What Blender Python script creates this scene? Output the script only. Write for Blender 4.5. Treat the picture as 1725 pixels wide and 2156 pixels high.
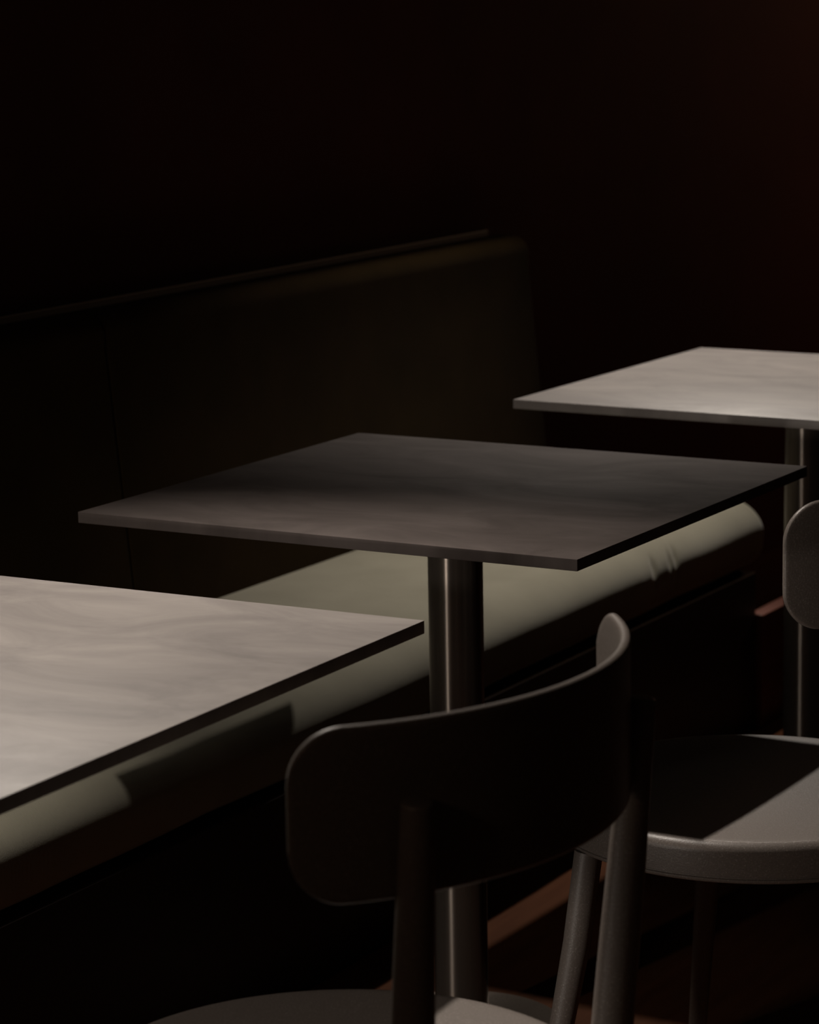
import bpy, bmesh, math, random
from mathutils import Vector, Matrix
random.seed(4)
C = bpy.context.scene.collection
for o in list(bpy.data.objects): bpy.data.objects.remove(o)

# ------------------------------------------------------------------ units
# the layout below is in plan units (a table is 0.65 wide); K turns them into metres, ZF is the floor's height in them
K = 1.07
ZF = 0.045
def W(x, y, z): return Vector((x*K, y*K, (z-ZF)*K))

# ------------------------------------------------------------------ camera
cam_d = bpy.data.cameras.new('camera'); cam = bpy.data.objects.new('camera', cam_d); C.objects.link(cam)
yaw, pitch, roll, FPX = 0.5255, 0.1854, -0.0175, 6043.0
f = Vector((-math.sin(yaw)*math.cos(pitch), math.cos(yaw)*math.cos(pitch), -math.sin(pitch)))
r0 = Vector((math.cos(yaw), math.sin(yaw), 0)); u0 = r0.cross(f)
r = math.cos(roll)*r0 + math.sin(roll)*u0; u = -math.sin(roll)*r0 + math.cos(roll)*u0
M = Matrix((r, u, -f)).transposed().to_4x4(); M.translation = W(1.9859, -2.6531, 1.3501)
cam.matrix_world = M
cam_d.sensor_fit = 'HORIZONTAL'; cam_d.sensor_width = 36.0; cam_d.lens = 36.0*FPX/1725.0
cam_d.dof.use_dof = True; cam_d.dof.focus_distance = 3.0*K; cam_d.dof.aperture_fstop = 11
bpy.context.scene.camera = cam

# ------------------------------------------------------------------ world, lights, exposure
wd = bpy.data.worlds.new('world'); bpy.context.scene.world = wd; wd.use_nodes = True
wd.node_tree.nodes['Background'].inputs['Color'].default_value = (1, 0.62, 0.42, 1)
wd.node_tree.nodes['Background'].inputs['Strength'].default_value = 0.0012
vs = bpy.context.scene.view_settings
vs.view_transform = 'Standard'; vs.look = 'None'; vs.exposure = 0.0; vs.gamma = 1.0; vs.use_curve_mapping = False

def spot(name, pos, aim, energy, cone, blend, col, size=0.02):
    l = bpy.data.lights.new(name, 'SPOT'); l.energy = energy*K*K; l.color = col
    l.spot_size = math.radians(cone); l.spot_blend = blend; l.shadow_soft_size = size*K
    o = bpy.data.objects.new(name, l); C.objects.link(o)
    o.location = W(*pos); o.rotation_euler = (W(*aim)-W(*pos)).to_track_quat('-Z', 'Y').to_euler()
    return o
WARM = (1.0, 0.90, 0.80)
LX, LZ = -0.34, 2.53
# two lamps of one ceiling track over the bench, a low lamp up the room with an added fill below it, a warm one washing the far wall
spot('track_lamp', (LX, 0.12, LZ), (0.52, -0.44, 0.74), 325, 46, 1.0, WARM, 0.035)
spot('track_lamp', (LX, 2.31, LZ), (0.16, 1.40, 0.74), 285, 49, 1.0, WARM, 0.03)
spot('low_light', (-0.05, -1.95, 0.60), (0.42, 0.10, 0.40), 19, 54, 0.55, WARM, 0.03)  # fill added under the low lamp to brighten the seat rim
spot('low_light', (-0.05, -1.95, 1.04), (0.42, 0.10, 0.34), 29, 54, 0.55, WARM, 0.03)
spot('wall_lamp_warm', (0.5, 5.0, 1.9), (-0.5, 4.4, 1.6), 18, 150, 1.0, (1.0, 0.60, 0.36), 0.15)
spot('aisle_fill_warm', (3.4, -1.2, 2.3), (0.9, -0.5, 0.7), 1.2, 40, 1.0, (1.0, 0.68, 0.45), 0.2)  # weak fill added from the right to lift rear posts and caps
spot('room_fill_warm', (0.2, -4.2, 2.3), (0.85, -0.2, 0.5), 15, 50, 1.0, (1.0, 0.66, 0.44), 0.2)  # warm fill added behind the camera to lift the shadowed chairs

# ------------------------------------------------------------------ materials
def mat(name, col, rough=0.5, metal=0.0, spec=0.5):
    m = bpy.data.materials.new(name); m.use_nodes = True
    b = m.node_tree.nodes['Principled BSDF']
    b.inputs['Base Color'].default_value = (*col, 1); b.inputs['Roughness'].default_value = rough
    b.inputs['Metallic'].default_value = metal; b.inputs['Specular IOR Level'].default_value = spec
    return m, m.node_tree, b
def coords(nt, scale, kind='Object'):
    tc = nt.nodes.new('ShaderNodeTexCoord'); mp = nt.nodes.new('ShaderNodeMapping')
    mp.inputs['Scale'].default_value = scale; nt.links.new(tc.outputs[kind], mp.inputs['Vector']); return mp.outputs['Vector']
def noise(nt, vec, scale, detail=4, rough=0.5, dist=0.0):
    n = nt.nodes.new('ShaderNodeTexNoise'); nt.links.new(vec, n.inputs['Vector'])
    n.inputs['Scale'].default_value = scale; n.inputs['Detail'].default_value = detail
    n.inputs['Roughness'].default_value = rough; n.inputs['Distortion'].default_value = dist; return n.outputs['Fac']
def ramp(nt, fac, stops):
    r_ = nt.nodes.new('ShaderNodeValToRGB'); nt.links.new(fac, r_.inputs['Fac'])
    e = r_.color_ramp.elements
    while len(e) < len(stops): e.new(0.5)
    for k, (p, c) in enumerate(stops): e[k].position = p; e[k].color = (*c, 1) if len(c) == 3 else c
    return r_.outputs['Color']
def bump(nt, b, height, strength, dist):
    n = nt.nodes.new('ShaderNodeBump'); n.inputs['Strength'].default_value = strength; n.inputs['Distance'].default_value = dist
    nt.links.new(height, n.inputs['Height']); nt.links.new(n.outputs['Normal'], b.inputs['Normal'])
def maprange(nt, v, a, b_, c, d):
    n = nt.nodes.new('ShaderNodeMapRange'); nt.links.new(v, n.inputs['Value'])
    for k, x in zip(('From Min', 'From Max', 'To Min', 'To Max'), (a, b_, c, d)): n.inputs[k].default_value = x
    return n.outputs['Result']

def top_material(name, dark, light, rough, spec=0.35):
    m, nt, b = mat(name, light, rough, 0.0, spec)
    v = coords(nt, (1.0, 1.0, 1.0))
    n1 = noise(nt, coords(nt, (3.0, 6.0, 1.0)), 1.7, 6, 0.6, 0.8)
    nt.links.new(ramp(nt, n1, [(0.30, dark), (0.52, tuple((a+c)/2 for a, c in zip(dark, light))), (0.72, light)]), b.inputs['Base Color'])
    nt.links.new(maprange(nt, n1, 0.3, 0.7, rough+0.05, rough-0.05), b.inputs['Roughness'])
    bump(nt, b, noise(nt, coords(nt, (60, 160, 60)), 6, 3), 0.05, 0.001)
    return m
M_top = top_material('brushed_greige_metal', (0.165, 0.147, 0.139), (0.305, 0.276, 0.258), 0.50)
M_top_dim = top_material('greige_metal_dimmed', (0.060, 0.049, 0.045), (0.108, 0.090, 0.084), 0.65, 0.08)  # middle tabletop: its dim light is put into a darker colour

m, nt, b = mat('dark_pole_metal', (0.16, 0.135, 0.115), 0.30, 0.75); M_pole = m
b.inputs['Anisotropic'].default_value = 0.9; b.inputs['Anisotropic Rotation'].default_value = 0.25
tg = nt.nodes.new('ShaderNodeTangent'); tg.direction_type = 'RADIAL'; tg.axis = 'Z'; nt.links.new(tg.outputs[0], b.inputs['Tangent'])
nt.links.new(maprange(nt, noise(nt, coords(nt, (200, 200, 3)), 2, 3), 0.3, 0.7, 0.26, 0.36), b.inputs['Roughness'])
m, nt, b = mat('taupe_powder_coat', (0.150, 0.128, 0.113), 0.42, 0.0, 0.5); M_chair = m
n1 = noise(nt, coords(nt, (1, 1, 1)), 520, 2, 0.6); bump(nt, b, n1, 0.35, 0.0006)
nt.links.new(ramp(nt, n1, [(0.35, (0.128, 0.108, 0.095)), (0.62, (0.158, 0.134, 0.119)), (0.71, (0.25, 0.225, 0.205))]), b.inputs['Base Color'])

def fabric(name, c1, c2, sheen=0.15):
    m, nt, b = mat(name, c1, 0.95, 0.0, 0.15)
    w = nt.nodes.new('ShaderNodeTexWave'); w.wave_type = 'BANDS'; w.bands_direction = 'Y'
    nt.links.new(coords(nt, (1, 1, 1)), w.inputs['Vector']); w.inputs['Scale'].default_value = 130; w.inputs['Distortion'].default_value = 1.2
    w.inputs['Detail'].default_value = 2; w.inputs['Detail Scale'].default_value = 3
    n2 = noise(nt, coords(nt, (1, 1, 1)), 9, 4)
    nt.links.new(ramp(nt, n2, [(0.3, c1), (0.7, c2)]), b.inputs['Base Color'])
    mx = nt.nodes.new('ShaderNodeMath'); mx.operation = 'ADD'
    nt.links.new(w.outputs['Fac'], mx.inputs[0]); nt.links.new(noise(nt, coords(nt, (1, 1, 1)), 700, 2), mx.inputs[1])
    bump(nt, b, mx.outputs[0], 0.25, 0.0008)
    b.inputs['Sheen Weight'].default_value = sheen; b.inputs['Specular IOR Level'].default_value = sheen; b.inputs['Sheen Roughness'].default_value = 0.5
    return m
M_fabric = fabric('sage_woven_fabric', (0.215, 0.202, 0.152), (0.255, 0.240, 0.183))
M_back = fabric('umber_fabric_shaded', (0.030, 0.018, 0.006), (0.040, 0.024, 0.009), 0.02)  # the backrest's shade is put into this darker colour

m, nt, b = mat('dark_bench_wood', (0.030, 0.016, 0.011), 0.55); M_wood = m
nt.links.new(ramp(nt, noise(nt, coords(nt, (30, 2, 30)), 2, 5), [(0.3, (0.010, 0.006, 0.005)), (0.7, (0.018, 0.010, 0.008))]), b.inputs['Base Color'])
m, nt, b = mat('oxblood_lacquer', (0.30, 0.12, 0.065), 0.45); M_ox = m
nt.links.new(ramp(nt, noise(nt, coords(nt, (60, 3, 60)), 2, 5), [(0.3, (0.13, 0.045, 0.03)), (0.7, (0.18, 0.065, 0.045))]), b.inputs['Base Color'])
m, nt, b = mat('oxblood_plaster', (0.10, 0.016, 0.012), 0.85, 0.0, 0.2); M_wall = m
n1 = noise(nt, coords(nt, (1, 1, 1)), 3, 6, 0.6)
nt.links.new(ramp(nt, n1, [(0.3, (0.055, 0.0095, 0.006)), (0.7, (0.078, 0.016, 0.010))]), b.inputs['Base Color']); bump(nt, b, n1, 0.2, 0.01)
m, nt, b = mat('red_brown_floor', (0.07, 0.03, 0.018), 0.8, 0.0, 0.04); M_floor = m
n1 = noise(nt, coords(nt, (12, 1.5, 1)), 3, 6, 0.6)
nt.links.new(ramp(nt, n1, [(0.3, (0.044, 0.015, 0.006)), (0.7, (0.066, 0.024, 0.010))]), b.inputs['Base Color'])
m, nt, b = mat('black_ceiling_paint', (0.012, 0.010, 0.010), 0.9, 0.0, 0.1); M_ceil = m
n1 = noise(nt, coords(nt, (1, 1, 1)), 20, 3)
nt.links.new(ramp(nt, n1, [(0.3, (0.010, 0.009, 0.009)), (0.7, (0.014, 0.012, 0.012))]), b.inputs['Base Color'])
m, nt, b = mat('black_rubber', (0.012, 0.012, 0.012), 0.8); M_rub = m
nt.links.new(maprange(nt, noise(nt, coords(nt, (1, 1, 1)), 80, 2), 0.3, 0.7, 0.7, 0.9), b.inputs['Roughness'])

# ------------------------------------------------------------------ helpers
def empty(name, loc, rz=0, label=None, cat=None, group=None):
    o = bpy.data.objects.new(name, None); C.objects.link(o); o.location = W(*loc); o.rotation_euler = (0, 0, rz)
    o.empty_display_size = 0.1
    if label: o['label'] = label
    if cat: o['category'] = cat
    if group: o['group'] = group
    return o
def build(name, verts, faces, m, parent=None, smooth=True, world=False, angle=35):
    """verts in u; local z is measured from the floor already when parented"""
    me = bpy.data.meshes.new(name)
    me.from_pydata([(v[0]*K, v[1]*K, v[2]*K) for v in verts], [], faces)
    bm = bmesh.new(); bm.from_mesh(me); bmesh.ops.remove_doubles(bm, verts=bm.verts, dist=1e-6)
    bmesh.ops.recalc_face_normals(bm, faces=bm.faces); bm.to_mesh(me); bm.free()
    me.materials.append(m)
    if smooth:
        for p_ in me.polygons: p_.use_smooth = True
        me.set_sharp_from_angle(angle=math.radians(angle))
    me.update()
    o = bpy.data.objects.new(name, me); C.objects.link(o)
    if parent: o.parent = parent
    return o
def structure(o): o['kind'] = 'structure'; return o
def rbox(x0, x1, y0, y1, z0, z1, rb=0.0, seg=3):
    """box with rounded edges as verts, faces"""
    bm = bmesh.new(); bmesh.ops.create_cube(bm, size=1)
    for v in bm.verts: v.co = Vector(((x0+x1)/2+v.co.x*(x1-x0), (y0+y1)/2+v.co.y*(y1-y0), (z0+z1)/2+v.co.z*(z1-z0)))
    if rb: bmesh.ops.bevel(bm, geom=bm.edges[:]+bm.verts[:], offset=rb, segments=seg, profile=0.5, affect='EDGES')
    bm.verts.index_update(); vv = [v.co[:] for v in bm.verts]; ff = [[v.index for v in f_.verts] for f_ in bm.faces]; bm.free(); return vv, ff
def lathe(prof, n=64, c=(0, 0)):
    vs_, fs = [], []
    for (rr, z) in prof:
        for k in range(n):
            a = 2*math.pi*k/n; vs_.append((c[0]+rr*math.cos(a), c[1]+rr*math.sin(a), z))
    for j in range(len(prof)-1):
        for k in range(n): fs.append([j*n+k, j*n+(k+1) % n, (j+1)*n+(k+1) % n, (j+1)*n+k])
    return vs_, fs
def tube(path, n=28):
    """path: list of (point, radius); closes both ends with small rounded caps"""
    vs_, fs = [], []
    pts = [Vector(p_) for p_, _ in path]
    for j, (p_, rr) in enumerate(path):
        a = pts[max(j-1, 0)]; b_ = pts[min(j+1, len(pts)-1)]
        t = (b_-a)
        if t.length < 1e-9: t = Vector((0, 0, 1))
        t.normalize(); x = t.cross(Vector((0, 1, 0))).normalized(); y = t.cross(x)
        for k in range(n):
            an = 2*math.pi*k/n; vs_.append(tuple(pts[j]+(x*math.cos(an)+y*math.sin(an))*rr))
    for j in range(len(path)-1):
        for k in range(n): fs.append([j*n+k, j*n+(k+1) % n, (j+1)*n+(k+1) % n, (j+1)*n+k])
    fs.append(list(range(n))[::-1]); fs.append([(len(path)-1)*n+k for k in range(n)])
    return vs_, fs

# ------------------------------------------------------------------ room
H = 3.2
structure(build('floor', *rbox(-1.2, 5.0, -4.5, 6.0, -0.06, 0.0), M_floor, smooth=False))
structure(build('wall_left', *rbox(-0.68, -0.515, -4.5, 5.6, 0.0, H), M_wall, smooth=False))
structure(build('wall_back', *rbox(-0.72, 5.0, 5.6, 5.75, 0.0, H), M_wall, smooth=False))
structure(build('ceiling', *rbox(-0.72, 5.0, -4.5, 5.75, H, H+0.08), M_ceil, smooth=False))
# unseen bulkhead added over the banquette to cut track light off backrest and wall
structure(build('light_baffle_1', *rbox(-0.515, LX-0.011, -4.4, 5.6, 2.0, H), M_ceil, smooth=False))

# ------------------------------------------------------------------ bench
Y0, YE = -3.4, 1.877
bench = empty('banquette_bench', (-0.1, -0.8, ZF), 0,
    'long upholstered banquette bench with sage green seat and shade-darkened brown backrest along the wall', 'bench')
ox, oy = -0.1, -0.8
def extrude(profile, stations, warp=None):
    """profile: closed list of (x,z); stations: list of (y, inset)"""
    n = len(profile); vs_, fs = [], []
    nrm = []
    for k in range(n):
        a = Vector(profile[k-1]); b_ = Vector(profile[(k+1) % n]); t = (b_-a).normalized(); nrm.append(Vector((-t.y, t.x)))
    for (y, ins) in stations:
        for k in range(n):
            p_ = Vector(profile[k]) + nrm[k]*ins
            q = (p_.x, y, p_.y)
            if warp: q = warp(q, k, nrm[k])
            vs_.append((q[0]-ox, q[1]-oy, q[2]-ZF))
    for j in range(len(stations)-1):
        for k in range(n): fs.append([j*n+k, j*n+(k+1) % n, (j+1)*n+(k+1) % n, (j+1)*n+k])
    fs.append(list(range(n))[::-1]); fs.append([(len(stations)-1)*n+k for k in range(n)])
    return vs_, fs
def arcp(cx, cz, rx, rz, a0, a1, n):
    return [(cx+rx*math.cos(math.radians(a0+(a1-a0)*k/n)), cz+rz*math.sin(math.radians(a0+(a1-a0)*k/n))) for k in range(n+1)]
def ends(y0, y1, r_, mids, n=8):
    s = [(y0+r_*(1-math.sin(math.pi/2*k/n)), r_*(1-math.cos(math.pi/2*k/n))) for k in range(n, -1, -1)]
    s = [(y0+r_*(1-math.cos(math.pi/2*k/n)), r_*(1-math.sin(math.pi/2*k/n))) for k in range(n+1)]
    e = [(y1-r_*(1-math.cos(math.pi/2*k/n)), r_*(1-math.sin(math.pi/2*k/n))) for k in range(n, -1, -1)]
    return s+[(y, 0.0) for y in mids]+e
# seat cushion, profile counter-clockwise (inward normal = left of travel)
seat_prof = [(-0.44, 0.326), (0.01, 0.326)] + arcp(0.020, 0.376, 0.058, 0.05, -85, -15, 6) + arcp(-0.002, 0.390, 0.080, 0.062, 0, 84, 18) + \
            [(-0.05, 0.4525), (-0.13, 0.4535), (-0.24, 0.452), (-0.32, 0.448), (-0.355, 0.442), (-0.44, 0.43)]
creases = [(1.432, 0.0045, 0.008, 16, 14), (1.492, 0.0040, 0.006, 16, 12), (1.514, 0.0045, 0.007, 18, 14), (1.516, 0.0014, 0.009, 55, 25)]
def seat_warp(q, k, nn):
    x, y, z = q; s = 0.0
    if x > -0.02:
        t = math.degrees(math.atan2(z-0.390, x+0.002))
        for (yc, d, wd_, tc_, tw_) in creases:
            yy = yc+0.0006*(t-30)
            s += d*math.exp(-((y-yy)/wd_)**2)*math.exp(-((t-tc_)/tw_)**2)
        s += 0.0012*math.sin(y*9)*math.sin(y*3.7+1)+0.0008*math.sin(y*23+z*30)
    return (x+nn.x*s, y, z+nn.y*s)
mids = [Y0+0.15+0.09*k for k in range(int((1.37-Y0-0.15)/0.09))] + [1.37+0.003*k for k in range(70)] + [1.60+0.05*k for k in range(5)]
build('seat_cushion', *extrude(seat_prof, ends(Y0, YE, 0.035, mids), seat_warp), M_fabric, bench, angle=60)
# back cushions, split at a seam
back_prof = [(-0.477, 0.39), (-0.355, 0.39), (-0.356, 0.452), (-0.372, 0.615), (-0.386, 0.755), (-0.394, 0.836)] + \
            arcp(-0.422, 0.858, 0.028, 0.028, 0, 90, 8) + [(-0.45, 0.8865), (-0.477, 0.884)]
for (a, b_) in ((Y0, 0.6075), (0.6085, 1.893)):
    mm = [a+0.1+0.1*k for k in range(int((b_-a-0.2)/0.1)+1)]
    build('backrest_cushion', *extrude(back_prof, ends(a, b_, 0.005, mm, 6)), M_back, bench, angle=60)
v, fc = rbox(-0.500-ox, -0.479-ox, Y0-oy, 1.90-oy, 0.0, 0.895-ZF, 0.003); build('back_panel', v, fc, M_wood, bench)
v, fc = rbox(-0.477-ox, 0.068-ox, Y0-oy, 1.845-oy, 0.0, 0.3245-ZF, 0.003); build('seat_base', v, fc, M_wood, bench)
v, fc = rbox(0.050-ox, 0.078-ox, 1.850-oy, 2.40-oy, 0.0, 0.247-ZF, 0.002)
eb = build('end_board', v, fc, M_ox, bench); eb['label'] = 'low oxblood red board past the end of the bench seat'

# ------------------------------------------------------------------ tables
TW, TD, TT = 0.651, 0.637, 0.0132
ZT = 0.74-ZF
def table(c, th, m, label, TD=TD):
    t = empty('square_cafe_table', (c[0], c[1], ZF), th, label, 'table', 'square tables along the bench')
    v, fc = rbox(-TW/2, TW/2, -TD/2, TD/2, ZT-TT, ZT, 0.0009, 2); build('tabletop', v, fc, m, t)
    v, fc = lathe([(0.0, ZT-TT-0.0062), (0.085, ZT-TT-0.0062), (0.0855, ZT-TT-0.0057), (0.0855, ZT-TT-0.0002), (0, ZT-TT-0.0002)]); build('mounting_plate', v, fc, M_pole, t)
    v, fc = lathe([(0, 0.0225), (0.0335, 0.0225), (0.0335, ZT-TT-0.0065), (0, ZT-TT-0.0065)], 96); build('pole', v, fc, M_pole, t)
    pr = [(0, 0.0), (0.128, 0.0), (0.130, 0.002), (0.130, 0.009)] + [(0.126+0.004*math.cos(a), 0.009+0.004*math.sin(a)) for a in (0.4, 0.8, 1.2, 1.57)] + \
         [(0.05, 0.0150), (0.040, 0.022), (0, 0.022)]
    v, fc = lathe(pr, 96); build('base_plate', v, fc, M_pole, t)
    return t
table((0.3255, 0.3185), 0.0, M_top_dim, 'middle square table, top coloured darker to look unlit, between the two bright tables')
table((0.3285, -0.6785), 0.0158, M_top, 'bright pale grey square table at the left edge, nearest the camera', 0.704)
table((0.380, 1.305), -0.0173, M_top, 'brightly lit pale square table farthest back at the right')

# ------------------------------------------------------------------ chairs
RS, ZS, TH = 0.2239, 0.4586-ZF, 0.0433
AC, RB, BT, BB, HA = -0.0753, 0.3083, 0.8257-ZF, 0.693-ZF, math.radians(49.8)
def seat_mesh():
    zt, zb = ZS, ZS-TH; pr = [(0.0, zt-0.003), (0.10, zt-0.0025), (0.17, zt-0.0012), (RS-0.018, zt)]
    rr = 0.012
    pr += [(RS-rr+rr*math.sin(a), zt-rr+rr*math.cos(a)) for a in [math.pi/2*k/8 for k in range(9)]]
    rb_ = 0.003
    pr += [(RS, zb+0.0075), (RS-0.0015, zb+0.0068), (RS-0.0015, zb+0.0052), (RS, zb+0.0045)]
    pr += [(RS-rb_+rb_*math.cos(a), zb+rb_-rb_*math.sin(a)) for a in [math.pi/2*k/4 for k in range(5)]]
    pr += [(0.0, zb)]
    return lathe(pr, 128)
def backrest_mesh():
    # curved plywood-like plate: outline is a rounded rectangle in (arc length, height), thickness t
    t, cr = 0.0085, 0.042
    L = RB*HA; h = BT-BB; nx, nz = 72, 22
    ed = 0.0030
    def outline(sx):
        # half height range at arc position
        d = L-abs(sx)
        if d >= cr: return 0.0
        return cr-math.sqrt(max(cr*cr-(cr-d)**2, 0))
    xs = []
    for k in range(nx+1):
        q = -1+2*k/nx; xs.append(L*math.sin(q*math.pi/2)**1 if False else L*(math.copysign(1-(1-abs(q))**1.6, q)))
    vs_, fs = [], []
    # cross-section ring at each arc station: outer face, rounded top edge, inner face, rounded bottom edge
    for s in xs:
        o_ = outline(s); z0, z1 = BB+o_, BT-o_
        tt = t
        dend = L-abs(s)
        if dend < ed: tt = t*(0.45+0.55*math.sqrt(max(1-(1-dend/ed)**2, 0)))
        ring = []
        rr = min(tt/2, (z1-z0)/2*0.9)
        for k in range(nz+1): ring.append((tt/2, z0+rr+(z1-z0-2*rr)*k/nz))
        for k in range(1, 8): a = math.pi*k/8; ring.append((tt/2*math.cos(a), z1-rr+rr*math.sin(a)))
        for k in range(nz+1): ring.append((-tt/2, z1-rr-(z1-z0-2*rr)*k/nz))
        for k in range(1, 8): a = math.pi*k/8; ring.append((-tt/2*math.cos(a), z0+rr-rr*math.sin(a)))
        an = s/RB
        for (d, z) in ring:
            R_ = RB-0.004+d
            vs_.append((AC+R_*math.cos(an), R_*math.sin(an), z))
    n = 2*(nz+1)+14
    for j in range(nx):
        for k in range(n): fs.append([j*n+k, j*n+(k+1) % n, (j+1)*n+(k+1) % n, (j+1)*n+k])
    fs.append(list(range(n))[::-1]); fs.append([nx*n+k for k in range(n)])
    return vs_, fs
def leg_path(p0, p1, p2=None, rt=0.0125, rm=0.0178, rb_=0.0105, cap=0.003):
    """top p0 -> (seat level p2) -> foot p1"""
    P = [Vector(p0)]; R = [rt]
    out = []
    segs = 22
    def pos(s):
        if p2 is None: return Vector(p0).lerp(Vector(p1), s)
        s1 = (p0[2]-p2[2])/(p0[2]-p1[2])
        a, b_, c_ = Vector(p0), Vector(p2), Vector(p1)
        return a.lerp(b_, s/s1) if s < s1 else b_.lerp(c_, (s-s1)/(1-s1))
    def rad(s):
        if p2 is None: return rm+(rb_-rm)*s
        s1 = (p0[2]-p2[2])/(p0[2]-p1[2])
        return rt+(rm-rt)*math.sin(min(s/s1, 1)*math.pi/2) if s < s1 else rm+(rb_-rm)*((s-s1)/(1-s1))**1.2
    tot = (Vector(p0)-Vector(p1)).length
    for k in range(5):
        a = math.pi/2*k/4; out.append((pos(cap*(1-math.cos(a))/tot*1.0 if k else 0), rad(0)-cap+cap*math.sin(a)))
    for k in range(1, segs+1): s = k/segs; out.append((pos(s), rad(s)))
    return out
def make_chair(c, th, label):
    t = empty('round_seat_chair', (c[0], c[1], ZF), th, label, 'chair', 'round seated chairs facing the tables')
    v, fc = seat_mesh(); build('seat', v, fc, M_chair, t, angle=40)
    v, fc = backrest_mesh(); build('backrest', v, fc, M_chair, t, angle=50)
    zl = ZS-0.02
    for s in (-1, 1):   # back legs run up past the seat rim to carry the backrest
        v, fc = tube(leg_path((0.1929, s*0.1707, 0.7673-ZF), (0.190, s*0.152, 0.004), (0.170, s*0.1560, ZS)))
        l = build('leg', v, fc, M_chair, t, angle=50)
        v, fc = tube([((0.190, s*0.152, 0.0), 0.0095), ((0.190, s*0.152, 0.0035), 0.010)], 20); build('foot_cap', v, fc, M_rub, l)
    for s in (-1, 1):
        v, fc = tube([((-0.121, s*0.176, ZS-TH+0.0002), 0.0155), ((-0.130, s*0.188, ZS-TH-0.10), 0.0152), ((-0.165, s*0.232, 0.004), 0.0105)])
        l = build('leg', v, fc, M_chair, t, angle=50)
        v, fc = tube([((-0.165, s*0.232, 0.0), 0.0095), ((-0.165, s*0.232, 0.0035), 0.010)], 20); build('foot_cap', v, fc, M_rub, l)
    return t
ch = make_chair((0.8081, -0.758), -0.0432, 'taupe metal chair with curved backrest in the foreground, seen from behind')
def copy_tree(o, parent=None):
    c_ = o.copy(); C.objects.link(c_); c_.parent = parent
    for k in [k for k in bpy.data.objects if k.parent == o]: copy_tree(k, c_)
    return c_
c2 = copy_tree(ch); c2.location = W(0.7698, 0.1961, ZF); c2.rotation_euler = (0, 0, 0.03)
c2['label'] = 'taupe metal chair at the right edge with a shadow wedge across its round seat'
